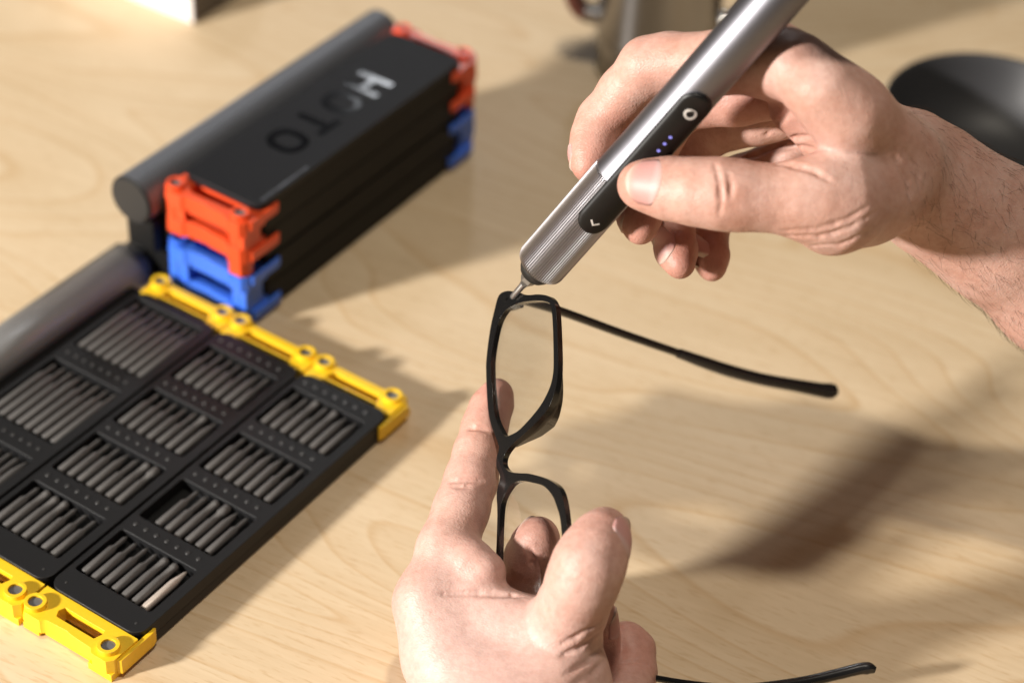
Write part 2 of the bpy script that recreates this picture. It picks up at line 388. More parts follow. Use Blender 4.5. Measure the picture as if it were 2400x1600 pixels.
# folded stack behind the left tray
SX, SY0, SY1 = -90.6, 186.5, 337.0
for z0, z1, m in ((1.5, 28.0, M['blue']), (34.5, 57.6, M['red'])):
    bracket(SX-1, SY0+1, -1, z0, z1, m, tall=True)
    bracket(SX-1, SY1-1, 1, z0, z1, m, tall=True)
for k, z0 in enumerate((1.0, 15.2, 30.0, 43.8)):
    mb = MB(); mb.prism(rrect(SX+.3, SX+44.2, SY0, SY1, 3), [], z0, z0+(13.2 if k < 3 else 12.4))
    mb.build('folded_tray', M['black'], case, bevel=.8)
mb = MB(); mb.prism(rrect(SX+1.6, SX+44.4, SY0-2.2, SY1+1.2, 4.5), [], 56.6, 60.0); lid = mb.build('lid', M['lid'], case, bevel=.8)
def letter(kind, yc, xc=-68.6):
    mb = MB(); z0, z1 = 59.9, 60.35; hh, ww, st = 9.6, 7.4, 3.3      # x is the letter's up direction, -y its reading direction
    if kind == 'H':
        mb.box(xc-hh, xc+hh, yc+ww-st, yc+ww, z0, z1); mb.box(xc-hh, xc+hh, yc-ww, yc-ww+st, z0, z1); mb.box(xc-st/2, xc+st/2, yc-ww+st, yc+ww-st, z0, z1)
    elif kind == 'T':
        mb.box(xc+hh-st, xc+hh, yc-ww, yc+ww, z0, z1); mb.box(xc-hh, xc+hh-st, yc-st/2, yc+st/2, z0, z1)
    else:
        o = [(xc+hh*.98*math.copysign(abs(math.cos(a))**.8, math.cos(a)), yc+8.4*math.copysign(abs(math.sin(a))**.8, math.sin(a))) for a in np.linspace(0, 2*math.pi, 33)[:-1]]
        i = [(xc+(hh-st)*math.copysign(abs(math.cos(a))**.8, math.cos(a)), yc+(8.4-st)*math.copysign(abs(math.sin(a))**.8, math.sin(a))) for a in np.linspace(0, 2*math.pi, 33)[:-1]]
        mb.prism(o, [i], z0, z1)
    return mb.build('letter', M['letter'], lid)
for ch, y in (('H', 292), ('O', 271.5), ('T', 251.5), ('O', 231.5)): letter(ch, y)
mb = MB()
for k in range(16): mb.box(SX+41.2, SX+42.4, 189+k*2.0, 189+k*2.0+random.uniform(.7, 1.5), 59.9, 60.12)
tag(mb.build('fine_print', M['tube'], lid), kind='stuff')
mb = MB(); c = (-104.2, 166.5, 48.5)
mb.cyl(c, (0, 1, 0), 11.6, 11.6, 184, 56, caps=False)
mb.cyl((c[0], c[1]+184, c[2]), (0, 1, 0), 11.6, 10.4, 1.2, 56)
tube = mb.build('holder_tube', M['tube'], case)
mb = MB(); mb.cyl((c[0], c[1]-1.2, c[2]), (0, 1, 0), 10.6, 11.6, 1.4, 56); mb.cyl((c[0], c[1]-1.3, c[2]), (0, 1, 0), 10.2, 10.2, .4, 56); mb.build('end_cap', M['tube_end'], tube)
mb = MB(); mb.box(-106, -91, 176, 332, 3, 42); mb.box(-112, -96, 170, 182, 20, 38); mb.build('spine', M['black'], case, bevel=1)
# low bar beside the left tray
prof = []
for a in np.linspace(180, 0, 15): prof.append((-113.2+11.0*math.copysign(abs(math.cos(R(a)))**.75, math.cos(R(a))), 6.5+9.0*abs(math.sin(R(a)))**.8))
prof = [(-124.2, .5)]+prof+[(-102.2, .5)]
def ysweep(mb, prof, y0, y1):
    n = len(prof); vs = [(x, y, z) for y in (y0, y1) for x, z in prof]
    mb.add(vs, [(i, i+1, n+i+1, n+i) for i in range(n-1)], True); mb.add(vs, [(n-1, 0, n, 2*n-1)]); mb.add(vs[:n], [tuple(range(n))]); mb.add(vs[n:], [tuple(range(n))])
mb = MB(); ysweep(mb, prof, -14, 172); mb.build('side_bar', M['bar'], case, weld=True)
mb = MB(); ysweep(mb, [(-113.2+(x+113.2)*.86, z*.86) for x, z in prof], 172, 178); mb.cyl((-113, 178, 7), (0, 1, 0), 6, 6, 5, 24); mb.build('bar_end', M['tube_end'], case, weld=True)
mb = MB(); mb.box(-102.4, -92.9, -6, 160, .5, 5.5); mb.build('hinge_strip', M['black'], case, bevel=.6)

# bits
def bit_mesh(kind, L):
    mb = MB(); r = 1.78; sh = L-8.6
    sec = {'thin': [(0, r-.35), (.6, r), (sh, r), (sh+1.8, .95), (L-1.6, .9), (L, .4)],
           'long': [(0, r-.35), (.6, r), (sh-3, r), (sh-1.2, 1.15), (L-2, 1.1), (L, .55)],
           'thick': [(0, r-.35), (.6, r), (sh-1, r), (sh+.6, 1.6), (L-2.4, 1.55), (L-2.2, 1.7), (L-.4, 1.7), (L, 1.4)],
           'socket': [(0, r-.35), (.6, r), (sh-2, r), (sh-.6, 1.5), (sh+3.4, 1.5), (sh+3.8, 1.95), (L-.3, 1.95), (L, 1.7)],
           'cone': [(0, r-.35), (.6, r), (sh+1, r), (L-.5, .5), (L, .25)]}[kind]
    n = 10; vs = []
    for j, (y, q) in enumerate(sec):
        for i in range(n):
            a = 2*math.pi*i/n; vs.append((q*math.cos(a), y, q*math.sin(a)))
    mb.add(vs, [(j*n+i, j*n+(i+1) % n, (j+1)*n+(i+1) % n, (j+1)*n+i) for j in range(len(sec)-1) for i in range(n)], True)
    mb.add(vs[:n], [tuple(range(n))]); mb.add(vs[-n:], [tuple(range(n))])
    me = mb.mesh('bit_'+kind, weld=True); return me
KINDS = ['thin', 'long', 'thick', 'socket', 'cone']
short = {k: bit_mesh(k, 24.6) for k in KINDS}; longm = {k: bit_mesh(k, 38.5) for k in KINDS}
for d in (short, longm):
    for me in d.values(): me.materials.append(M['bit'])
bright = bit_mesh('cone', 24.6); bright.materials.append(M['bit_bright'])
ORD = ['first', 'second', 'third', 'fourth', 'fifth', 'sixth', 'seventh', 'eighth']
def place_bit(me, x, y, label):
    o = bpy.data.objects.new('screwdriver_bit', me); COL.objects.link(o)
    cy, sy = math.cos(KYAW), math.sin(KYAW)
    o.location = ((KX+cy*x-sy*y)*MM, (KY+sy*x+cy*y)*MM, 8.75*MM)
    o.rotation_euler = (0, random.choice((0, R(30), R(12))), KYAW+R(random.uniform(-.7, .7)))
    tag(o, label, 'screwdriver bit', 'screwdriver bits lying in the open trays'); return o
pat = {('right', 0): 'thin thin thin thin thick thick X', ('right', 1): '- thin long thick socket cone thin', ('right', 2): 'thin thin thin cone cone long thin', ('right', 3): 'thin long thick long thick cone cone',
       ('middle', 0): 'thin thick thick thick thin thin thin', ('middle', 1): 'thin thin thin cone long thick socket', ('middle', 2): 'thin thin thin thin long thick cone', ('middle', 3): 'thin long thin thin long cone long'}
RN = ['nearest', 'second', 'third', 'farthest']
for (key, ri), s in pat.items():
    x0 = 0 if key == 'right' else -PITCHX
    for k, w in enumerate(s.split()):
        if w == '-': continue
        x = x0+6.0+5.1*k; y = ROWS[ri][0]+1.0+random.uniform(-.3, .5)
        if w == 'X': place_bit(bright, x, y, 'bright silver pointed bit at the right end of the nearest row')
        else: place_bit(short[w], x, y, 'grey bit, %s from left in %s row of the %s tray' % (ORD[k], RN[ri], key))
LN = ['nearest', 'middle', 'farthest']
for ri, (y0, y1) in enumerate(AROWS):
    for k in range(8):
        x = -2*PITCHX+5.3+4.75*k
        place_bit(longm[random.choice(['thin', 'long', 'long', 'thin', 'cone'])], x, y0+1.2+random.uniform(-.3, .5), 'long dark bit, %s from left in %s row of left tray' % (ORD[k], LN[ri]))

# ------------------------------------------------------------------ electric screwdriver
MM = HM
tipP = W(749, 436.8, 655); topP = W(1133.8, 0, 580)
AX = norm(topP-tipP); TLEN = np.linalg.norm(topP-tipP)
def pix(p):
    d = p-CP; z = d@_fw; return 750+FPX*(d@CR)/z, 500-FPX*(d@CU)/z
def along(s):
    """distance from the tip whose image lies s px along the axis from the reference point (828.7, 350.7)"""
    lo, hi = -20., 260.
    for _ in range(40):
        m = (lo+hi)/2; u, v = pix(tipP+AX*m)
        if (u-828.7)*.6566-(v-350.7)*.754 < s: lo = m
        else: hi = m
    return lo
mid = tipP+AX*60
toc = norm(CP-mid); toc = norm(toc-AX*np.dot(toc, AX))       # towards the camera, across the axis
rgt = np.cross(AX, toc)
if np.dot(rgt, CR-CU) < 0: rgt = -rgt                        # right and down in the picture
YD = np.cross(AX, rgt)
DM = Matrix([[rgt[i], YD[i], AX[i]] for i in range(3)]).to_4x4()
drv = bpy.data.objects.new('electric_screwdriver', None); COL.objects.link(drv); drv.empty_display_size = .02
drv.matrix_world = Matrix.Translation(Vector(tipP*MM)) @ DM
tag(drv, 'silver pen shaped electric screwdriver with ribbed grip and black button panel', 'screwdriver')
sgn = 1 if np.dot(YD, toc) > 0 else -1                        # local y sign that faces the camera
zE, zB, zP0, zP1 = along(-59), along(120), along(45), along(308)
R0, R1 = 8.35, 7.75
mb = MB(); n = 66*6; vs = []
def ribr(i): return [0, .0, -.18, -.52, -.52, -.18][i % 6]
rows = [(zE, -3.2, 0), (zE+.5, -1.3, .3), (zE+1.6, -.25, .8), (zE+2.6, 0, 1), (zB-.5, 0, 1), (zB, -.3, .6)]
for z, dr, k in rows:
    for i in range(n):
        a = 2*math.pi*i/n; r = R0+dr+ribr(i)*k; vs.append((r*math.cos(a), r*math.sin(a), z))
mb.add(vs, [(j*n+i, j*n+(i+1) % n, (j+1)*n+(i+1) % n, (j+1)*n+i) for j in range(len(rows)-1) for i in range(n)], False)
mb.add(vs[:n], [tuple(reversed(range(n)))]); mb.build('ribbed_grip', M['ribs'], drv)
mb = MB(); ZT = 172
mb.lathe([(R0-.4, zB), (R0-.12, zB+.05), (R0-.25, zB+.6), (R1+.1, zB+14), (R1, zB+40), (R1, ZT-1.5), (R1-.9, ZT-.2), (R1-2.5, ZT), (0.01, ZT)], 96); mb.build('barrel', M['driver'], drv)
mb = MB(); mb.lathe([(0.01, ZT-1), (6.4, ZT-1), (6.6, ZT+3), (5.8, ZT+4.2), (.01, ZT+4.4)], 48); mb.build('end_cap', M['collar'], drv)
mb = MB(); mb.lathe([(6.0, zE+.8), (5.9, zE-.6), (5.4, zE-1.8), (4.4, zE-3.3), (3.8, zE-3.7), (2.4, zE-3.8)], 48); mb.build('collar', M['collar'], drv)
mb = MB(); mb.lathe([(2.6, zE-2), (2.6, zE-6.0), (1.3, zE-8.0)], 6, smooth=False); mb.lathe([(1.3, zE-7.9), (1.1, zE-9.2), (1.0, .8), (.55, 0), (.01, -.1)], 16); mb.build('bit', M['bit_steel'], drv)
PHI = R(26.5)
def pang(arc, rad): # local angle so that arc=0 is PHI off the camera side towards the right
    th = PHI+arc/8.0
    return rad*math.sin(th), sgn*rad*math.cos(th)
def patch(outline, holes, r0, r1, name, m, bevel=0, sub=0):
    """flat outline (arc mm, z mm) wrapped on the barrel as a thin shell"""
    b2 = MB(); b2.prism(outline, holes, 0, 1); vs = []
    for a, z, t in b2.v:
        x, y = pang(a, r0+(r1-r0)*t); vs.append((x, y, z))
    b3 = MB(); b3.add(vs, b2.f); return b3.build(name, m, drv, bevel)
# panel as a gridded, rounded shell
mb = MB(); hw = 5.35; na, nz = 16, 60; vs = []; zc0, zc1 = zP0+hw, zP1-hw
for j in range(nz+1):
    t = j/nz; z = zP0+(zP1-zP0)*(t*t*(3-2*t)*.35+t*.65)
    if z < zc0: w = math.sqrt(max(0, hw**2-(zc0-z)**2))
    elif z > zc1: w = math.sqrt(max(0, hw**2-(z-zc1)**2))
    else: w = hw
    for i in range(na+1):
        q = -1+2*i/na; a = q*w
        edge = min(hw-abs(a) if zc0 <= z <= zc1 else hw-math.hypot(a, (zc0-z) if z < zc0 else (z-zc1)), 2.0)
        rad = R0+.25+.55*math.sqrt(max(0, 1-(1-min(edge, 1.2)/1.2)**2))
        if z > zc1-6: rad -= .22*math.exp(-((math.hypot(a, z-(zc1-1))-2.4)/1.6)**2)
        x, y = pang(a, rad); vs.append((x, y, z))
m_ = na+1; mb.add(vs, [(j*m_+i, j*m_+i+1, (j+1)*m_+i+1, (j+1)*m_+i) for j in range(nz) for i in range(na)], True)
edge = [j*m_ for j in range(nz+1)]; edge2 = [j*m_+na for j in range(nz+1)]
for e in (edge, edge2):
    lo = [(vs[k][0]*.93, vs[k][1]*.93, vs[k][2]) for k in e]; hi = [vs[k] for k in e]; q = len(e)
    mb.add(hi+lo, [(k, k+1, q+k+1, q+k) for k in range(q-1)], True)
panel = mb.build('button_panel', M['panel'], drv)
RP = R0+.82
def zat(u, v): return along((u-828.7)*.6566-(v-350.7)*.754)
zr = zat(1023.6, 156)
o = patch(circ(-.2, zr, 1.85, 24), [circ(-.2, zr, 1.12, 24)], RP-.3, RP-.02, 'ring_icon', M['icon']); o.parent = panel
for u, v in ((976.4, 207), (985.3, 197), (994, 188)):
    z = zat(u, v); o = patch(circ(-.15, z, .5, 12), [], RP-.2, RP+.08, 'indicator_light', M['led']); o.parent = panel
zc = zat(885.5, 314)
chev = [(0, -1.35), (1.55, .25), (1.15, .65), (0, -.6), (-1.15, .65), (-1.55, .25)]
o = patch([(a-.1, z+zc) for a, z in chev], [], RP-.2, RP+.06, 'arrow_icon', M['icon']); o.parent = panel

# ------------------------------------------------------------------ eyeglasses
TD = norm([.75, .21, .625]); LD = norm([-.03, .97, -.29]); LD = norm(LD-TD*np.dot(LD, TD)); HD = np.cross(LD, TD)
O3 = C3(735, 435, 660)
def onplane(u, v):
    ray = np.array([(u-750)/FPX, (v-500)/FPX, 1.0]); return ray*(np.dot(O3, TD)/np.dot(ray, TD))
def ab(u, v): q = onplane(u, v)-O3; return np.dot(q, HD), np.dot(q, LD)
GW = np.array([HD, LD, TD])            # rows: local axes in camera axes
def cdir(v): return v[0]*CR-v[1]*CU+v[2]*_fw
GM = Matrix([[cdir(HD)[i], cdir(LD)[i], cdir(TD)[i]] for i in range(3)]).to_4x4()
gl = bpy.data.objects.new('eyeglasses', None); COL.objects.link(gl); gl.empty_display_size = .02
gl.matrix_world = Matrix.Translation(Vector(c2w(O3)*MM)) @ GM
tag(gl, 'black full rim eyeglasses with clear lenses held upright in the left hand', 'glasses')
def smooth_poly(P, k=4):
    P = [np.array(p, float) for p in P]; n = len(P); out = []
    for i in range(n):
        a, b, c, d = P[i-1], P[i], P[(i+1) % n], P[(i+2) % n]
        for j in range(k):
            t = j/k; out.append(tuple(.5*((2*b)+(-a+c)*t+(2*a-5*b+4*c-d)*t*t+(-a+3*b-3*c+d)*t**3)))
    return out
outer_px = [(743, 426), (757, 428), (772, 432), (789, 431), (804, 434), (812, 444), (815, 460), (817.5, 520), (816.5, 552), (811, 578), (799, 603), (771, 632), (750, 651), (739, 666), (737, 680), (745, 690), (759.6, 692.5), (774, 693.2), (793, 698), (808, 704.5), (819, 714.5), (825, 731), (829, 757),
            (832, 800), (832, 850), (827, 900), (812, 938), (788, 953), (748, 962), (724, 955), (717, 930), (720, 880), (726, 820),
            (728.5, 753), (727.5, 721), (732.5, 698), (727.6, 685), (727.2, 671), (730.6, 653), (721, 626.5), (715, 600), (712, 546), (713, 520), (718, 482), (725, 451), (731, 432)]
in1_px = [(774, 441), (799, 441.5), (808, 454), (810.8, 520), (809.3, 552), (801.5, 576), (787, 600), (762, 628), (746, 637.5), (740, 638.4), (735, 632), (725, 609), (720.6, 571), (719.2, 546), (720, 520), (727.4, 480), (738, 457), (754, 446)]
in2_px = [(732, 760), (735.5, 732.6), (746, 713), (754, 706), (765, 703.8), (782, 707), (797, 712), (809, 725.5), (816, 743), (820.5, 760), (824, 800), (824, 850), (819, 895), (806, 928), (784, 942), (750, 950), (732, 945), (726, 925), (727, 880), (730, 820)]
OUT = smooth_poly([ab(*p) for p in outer_px], 3); I1 = smooth_poly([ab(*p) for p in in1_px]); I2 = smooth_poly([ab(*p) for p in in2_px])
mb = MB(); mb.prism(OUT, [I1, I2], 0, 2.1); mb.build('frame_front', M['frame'], gl, bevel=.45)
def grow(P, s):
    c = np.mean(P, axis=0); return [tuple(c+(np.array(p)-c)*s) for p in P]
for I in (I1, I2):
    mb = MB(); mb.prism(grow(I, 1.012), [], .7, 1.5); mb.build('lens', M['lens'], gl)
def pads(F, depth):
    mb = MB(); n = len(F); F = [np.array(f) for f in F]; vs = []
    for i, (f, d) in enumerate(zip(F, depth)):
        t = norm(F[min(i+1, n-1)]-F[max(i-1, 0)]); nn = np.array([-t[1], t[0]])
        if nn[0] < 0: nn = -nn
        g = f-nn*.2; w = 1.5
        vs += [(g[0], g[1], 1.8), (g[0]+nn[0]*.9*d/9, g[1]+nn[1]*.9*d/9, 1.9+d), (g[0]-nn[0]*w+nn[0]*.9*d/9, g[1]-nn[1]*w+nn[1]*.9*d/9, 1.8+d), (g[0]-nn[0]*w, g[1]-nn[1]*w, 1.8)]
    fs = [(4*i+k, 4*i+(k+1) % 4, 4*(i+1)+(k+1) % 4, 4*(i+1)+k) for i in range(n-1) for k in range(4)]
    mb.add(vs, fs, True); mb.add(vs[:4], [(0, 1, 2, 3)]); mb.add(vs[-4:], [(0, 1, 2, 3)]); return mb.build('nose_pad', M['frame'], gl, bevel=.4)
pp = [ab(*p) for p in [(817.3, 525), (812, 574), (799, 603), (786, 617), (771, 632), (758, 644), (748, 653)]]
pads(catmull(pp, 4), np.interp(np.linspace(0, 6, 25), range(7), [0.0, 1.9, 4.0, 5.6, 4.6, 2.4, .8]))
def loc3(u, v, d):
    q = C3(u, v, d)-O3; return np.array([q@HD, q@LD, q@TD])
# upper temple
P = catmull([loc3(741, 434, 663), loc3(757, 437.5, 668), loc3(820, 455.5, 681), loc3(910, 488, 698), loc3(1000, 519, 712)], 6)
k = len(P); mb = MB(); mb.sweep(P, np.interp(np.linspace(0, 1, k), [0, .06, .15, 1], [1.9, 2.3, 1.9, 1.5]), [1.3]*k, (1, 0, 0), 14, .7)
mb.build('temple_arm', M['frame'], gl)
mb = MB(); mb.box(-1.2, 4.6, -1.6, 3.4, 2.6, 6.0); mb.cyl((1.6, .6, -.25), (0, 0, 1), 1.2, 1.2, .5, 16); mb.build('hinge', M['frame'], gl, bevel=.6)
def sleeve(pts, ra):
    P = catmull(pts, 6); k = len(P); mb = MB(); r = np.interp(np.linspace(0, 1, k), np.linspace(0, 1, len(ra)), ra)
    mb.sweep(P, r, r*.8, (1, -.2, .2), 16, .85); return mb.build('temple_tip', M['sleeve'], gl)
sleeve([loc3(994, 517, 711), loc3(1030, 530, 716), loc3(1069, 543, 722), loc3(1115, 555, 728), loc3(1164, 564, 733), loc3(1200, 570.5, 736), loc3(1214, 572.5, 737), loc3(1220, 573.5, 738), loc3(1224.5, 574, 738.4), loc3(1226.5, 574, 738.6)], [1.9, 2.3, 2.5, 2.5, 2.6, 2.95, 3.35, 3.1, 2.1, .7])
# lower temple
P = catmull([loc3(724, 955, 630), loc3(800, 966, 634), loc3(890, 980, 638), loc3(960, 992.5, 642), loc3(1003, 999.5, 644), loc3(1060, 1006, 646)], 6)
k = len(P); mb = MB(); mb.sweep(P, [1.3]*k, [1.0]*k, (1, 0, 0), 14, .7); mb.build('temple_arm', M['frame'], gl)
sleeve([loc3(1050, 1006, 646), loc3(1100, 1007, 648), loc3(1170, 999, 651), loc3(1225, 987, 653), loc3(1258, 979, 654), loc3(1272, 978, 654), loc3(1282, 980.5, 654)], [1.5, 1.9, 2.2, 2.3, 2.4, 2.3, 1.2])

# ------------------------------------------------------------------ hands: signed distance sculpting, camera axes, mm
class Field:
    def __init__(s, lo, hi, h):
        s.lo = np.array(lo, float); s.h = h; s.n = np.ceil((np.array(hi)-s.lo)/h).astype(int)+1
        s.ax = [s.lo[k]+h*np.arange(s.n[k], dtype=np.float32) for k in range(3)]
    def new(s): return np.full(s.n, 40.0, np.float32)
    def sub(s, lo, hi):
        a = np.maximum(0, np.floor((lo-s.lo)/s.h).astype(int)); b = np.minimum(s.n, np.ceil((hi-s.lo)/s.h).astype(int)+1)
        b = np.maximum(b, a)
        return tuple(slice(int(a[k]), int(b[k])) for k in range(3))
    def grid(s, sl): return s.ax[0][sl[0]][:, None, None], s.ax[1][sl[1]][None, :, None], s.ax[2][sl[2]][None, None, :]
    def cone(s, a, b, ra, rb, pad, flat=None):
        a = np.array(a, float); b = np.array(b, float); m = max(ra, rb)+pad
        sl = s.sub(np.minimum(a, b)-m, np.maximum(a, b)+m); X, Y, Z = s.grid(sl)
        X = X-np.float32(a[0]); Y = Y-np.float32(a[1]); Z = Z-np.float32(a[2])
        d = (b-a); L2 = max(d@d, 1e-9)
        t = np.clip((X*np.float32(d[0])+Y*np.float32(d[1])+Z*np.float32(d[2]))/np.float32(L2), 0, 1)
        X = X-t*np.float32(d[0]); Y = Y-t*np.float32(d[1]); Z = Z-t*np.float32(d[2])
        if flat is not None:
            fa, k = flat; fa = norm(fa); dn = X*np.float32(fa[0])+Y*np.float32(fa[1])+Z*np.float32(fa[2])
            q = np.sqrt(np.maximum(X*X+Y*Y+Z*Z+dn*dn*np.float32(1/k**2-1), 0))
        else: q = np.sqrt(X*X+Y*Y+Z*Z)
        return sl, q-(ra+t*np.float32(rb-ra))
def smin(a, b, k):
    h = np.maximum(k-np.abs(a-b), 0); return np.minimum(a, b)-h*h*np.float32(.25/k)
def chain(F, G, nodes_, k, flat=None):
    for (p, ra), (q, rb) in zip(nodes_[:-1], nodes_[1:]):
        sl, d = F.cone(p, q, ra, rb, k+4, flat); G[sl] = smin(G[sl], d, k)
def px(nodes_): return [(C3(u, v, d), r) for u, v, d, r in nodes_]
def first_hit(F, G, u, v):
    for d in np.arange(F.ax[2][0], F.ax[2][-1], F.h*.5):
        p = C3(u, v, d); i = np.round((p-F.lo)/F.h).astype(int)
        if np.all(i >= 0) and np.all(i < F.n) and G[tuple(i)] < 0: return p
    return None
def crease(F, G, pts, r, k=.8, sink=0.0):
    """press a fold line into the surface along picture points"""
    P = []
    for i in range(len(pts)-1):
        for t in np.linspace(0, 1, 6)[(0 if i == 0 else 1):]:
            P.append((pts[i][0]*(1-t)+pts[i+1][0]*t, pts[i][1]*(1-t)+pts[i+1][1]*t))
    Q = [first_hit(F, G, u, v) for u, v in P]
    n = len(Q)
    for i in range(n-1):
        a, b = Q[i], Q[i+1]
        if a is None or b is None or np.linalg.norm(a-b) > 6: continue
        tp = lambda j: r*(.35+.65*math.sin(math.pi*j/(n-1)))
        a = a+np.array([0, 0, sink]); b = b+np.array([0, 0, sink])
        sl, d = F.cone(a, b, tp(i), tp(i+1), 3); G[sl] = -smin(-G[sl], d, k)
def to_mesh(F, G, name):
    import openvdb
    g = openvdb.FloatGrid(background=40.0); g.copyFromArray(G)
    p, q = g.convertToQuads(isovalue=0.0)
    p = p*F.h+F.lo
    return p, q
def sample(F, G, p):
    f = (p-F.lo)/F.h; i = np.clip(f.astype(int), 0, F.n-2); t = f-i; out = 0
    for dx in (0, 1):
        for dy in (0, 1):
            for dz in (0, 1):
                w = (t[..., 0] if dx else 1-t[..., 0])*(t[..., 1] if dy else 1-t[..., 1])*(t[..., 2] if dz else 1-t[..., 2])
                out = out+w*G[i[..., 0]+dx, i[..., 1]+dy, i[..., 2]+dz]
    return out
def make_hand(F, G, name, parent, flush, origin, pale=()):
    p, q = to_mesh(F, G, name)
    me = bpy.data.meshes.new(name); w = (c2w(p)-origin)*MM
    me.vertices.add(len(p)); me.vertices.foreach_set('co', w.astype(np.float32).ravel())
    q = q[:, ::-1]
    me.loops.add(q.size); me.loops.foreach_set('vertex_index', q.astype(np.int32).ravel())
    me.polygons.add(len(q)); me.polygons.foreach_set('loop_start', np.arange(0, q.size, 4, dtype=np.int32))
    try: me.polygons.foreach_set('loop_total', np.full(len(q), 4, np.int32))
    except Exception: pass
    me.update(calc_edges=True); me.validate()
    at = me.attributes.new('flush', 'FLOAT', 'POINT'); val = np.zeros(len(p))
    for c, r, s in flush: val = np.maximum(val, s*np.exp(-np.sum((p-c)**2, 1)/(r*r)))
    at.data.foreach_set('value', val.astype(np.float32))
    at = me.attributes.new('pale', 'FLOAT', 'POINT'); val = np.zeros(len(p))
    for c, r, s in pale: val = np.maximum(val, s*np.exp(-np.sum((p-c)**2, 1)/(r*r)))
    at.data.foreach_set('value', val.astype(np.float32))
    o = obj(name, me, M['skin'], parent, True)
    bm = bmesh.new(); bm.from_mesh(me)
    bmesh.ops.recalc_face_normals(bm, faces=bm.faces); bm.to_mesh(me); bm.free()
    me.polygons.foreach_set('use_smooth', [True]*len(me.polygons))
    return o
def nail(F, G, c, a, nrm, half, s0, s1, parent, origin, start=14.0, free=.5):
    """curved nail plate on a fingertip: c = point on the finger axis, a = towards the tip, nrm = nail side"""
    a = norm(a); nrm = norm(nrm-a*np.dot(nrm, a)); b = np.cross(a, nrm); nu, nv = 13, 15; top = []; ts = []
    for j in range(nv):
        t = j/(nv-1); s = s0+(s1-s0)*t
        wk = half*(1-.30*abs(2*t-.9)**3.2) if t < .45 else half*(1-.42*((t-.45)/.55)**4)
        for i in range(nu):
            q = -1+2*i/(nu-1); s_ = s - ((.10 if t > .5 else .20)*(s1-s0)*q*q*(1 if t > .5 else -1)*abs(2*t-1))
            ph = q*wk; rd = nrm*math.cos(ph)+b*math.sin(ph)
            base = c+a*s_; x = start
            hit = None
            for _ in range(int(start/.15)):
                pt = base+rd*x
                if sample(F, G, pt) < 0.0: hit = x; break
                x -= .15
            if hit is None: hit = 3.0
            top.append((hit, base, rd)); ts.append(t)
    H = np.array([t[0] for t in top]).reshape(nv, nu)
    for _ in range(3):                                        # even the plate out so it reads as one stiff shell
        K = H.copy(); K[1:-1] = (H[:-2]+2*H[1:-1]+H[2:])/4; K[-1] = K[-2]+(K[-2]-K[-3])*.4; H = K; K = H.copy(); K[:, 1:-1] = (H[:, :-2]+2*H[:, 1:-1]+H[:, 2:])/4; H = K
    vs = []
    for k_, (h0, base, rd) in enumerate(top):
        t = ts[k_]; q = (k_ % nu)/(nu-1)*2-1
        lift = .32*(1-.55*abs(q)**3)*min(1, t*5+.1); vs.append(base+rd*(H[k_//nu, k_ % nu]+lift))
    m = len(vs); low = [v-(t[2]*.9) for v, t in zip(vs, top)]
    fs = [(j*nu+i, j*nu+i+1, (j+1)*nu+i+1, (j+1)*nu+i) for j in range(nv-1) for i in range(nu-1)]
    rim = [i for i in range(nu)]+[j*nu+nu-1 for j in range(1, nv)]+[(nv-1)*nu+i for i in range(nu-2, -1, -1)]+[j*nu for j in range(nv-2, 0, -1)]
    allv = np.array(vs+[low[i] for i in rim]); r = len(rim)
    fs += [(rim[i], rim[(i+1) % r], m+(i+1) % r, m+i) for i in range(r)]
    wv = (c2w(allv)-origin)*MM; me = bpy.data.meshes.new('fingernail'); me.from_pydata([tuple(x) for x in wv], [], fs)
    at = me.attributes.new('nail_t', 'FLOAT', 'POINT'); at.data.foreach_set('value', np.array(ts+[ts[i] for i in rim], np.float32))
    bm = bmesh.new(); bm.from_mesh(me); bmesh.ops.recalc_face_normals(bm, faces=bm.faces); bm.to_mesh(me); bm.free()
    return obj('fingernail', me, M['nail'], parent, True)

pc = W(1000, 700, 660)
person = empty('person', (pc*MM)); PO = pc
tag(person, 'person with bare forearms steadying black glasses and turning a silver electric screwdriver', 'person')

def hairs(o, keep, n, flow):
    me = o.data; k = len(me.vertices); co = np.empty(k*3, np.float32); no = np.empty(k*3, np.float32)
    me.vertices.foreach_get('co', co); me.vertices.foreach_get('normal', no); co = co.reshape(-1, 3)/HM+PO; no = no.reshape(-1, 3)
    rel = co-CP; z = rel@_fw; u = 750+FPX*(rel@CR)/z; v = 500-FPX*(rel@CU)/z
    idx = np.nonzero(keep(u, v))[0]; idx = rng.choice(idx, n); vs, fs = [], []
    for i in idx:
        p = co[i]-PO; nn = no[i]; f = flow+rng.normal(0, .35, 3); f = norm(f-nn*np.dot(f, nn)); sd = np.cross(nn, f); L = rng.uniform(3.5, 8); b = len(vs); w = .045
        for t in (0, .25, .55, 1):
            q = p+f*L*t+nn*(L*.42*t*(1-.55*t))+sd*.5*math.sin(2.5*t)*rng.uniform(-1, 1); r = w*(1-.85*t); vs += [tuple((q+sd*r)*HM), tuple((q-sd*r*.5+nn*r)*HM), tuple((q-sd*r*.5-nn*r)*HM)]
        for j in range(3):
            for c in range(3): fs.append((b+3*j+c, b+3*j+(c+1) % 3, b+3*j+3+(c+1) % 3, b+3*j+3+c))
    m2 = bpy.data.meshes.new('arm_hair'); m2.from_pydata(vs, [], fs); h = obj('arm_hair', m2, M['hair'], o); tag(h, kind='stuff')
M['hair'] = plain('brown_body_hair', (.05, .03, .018), .45)
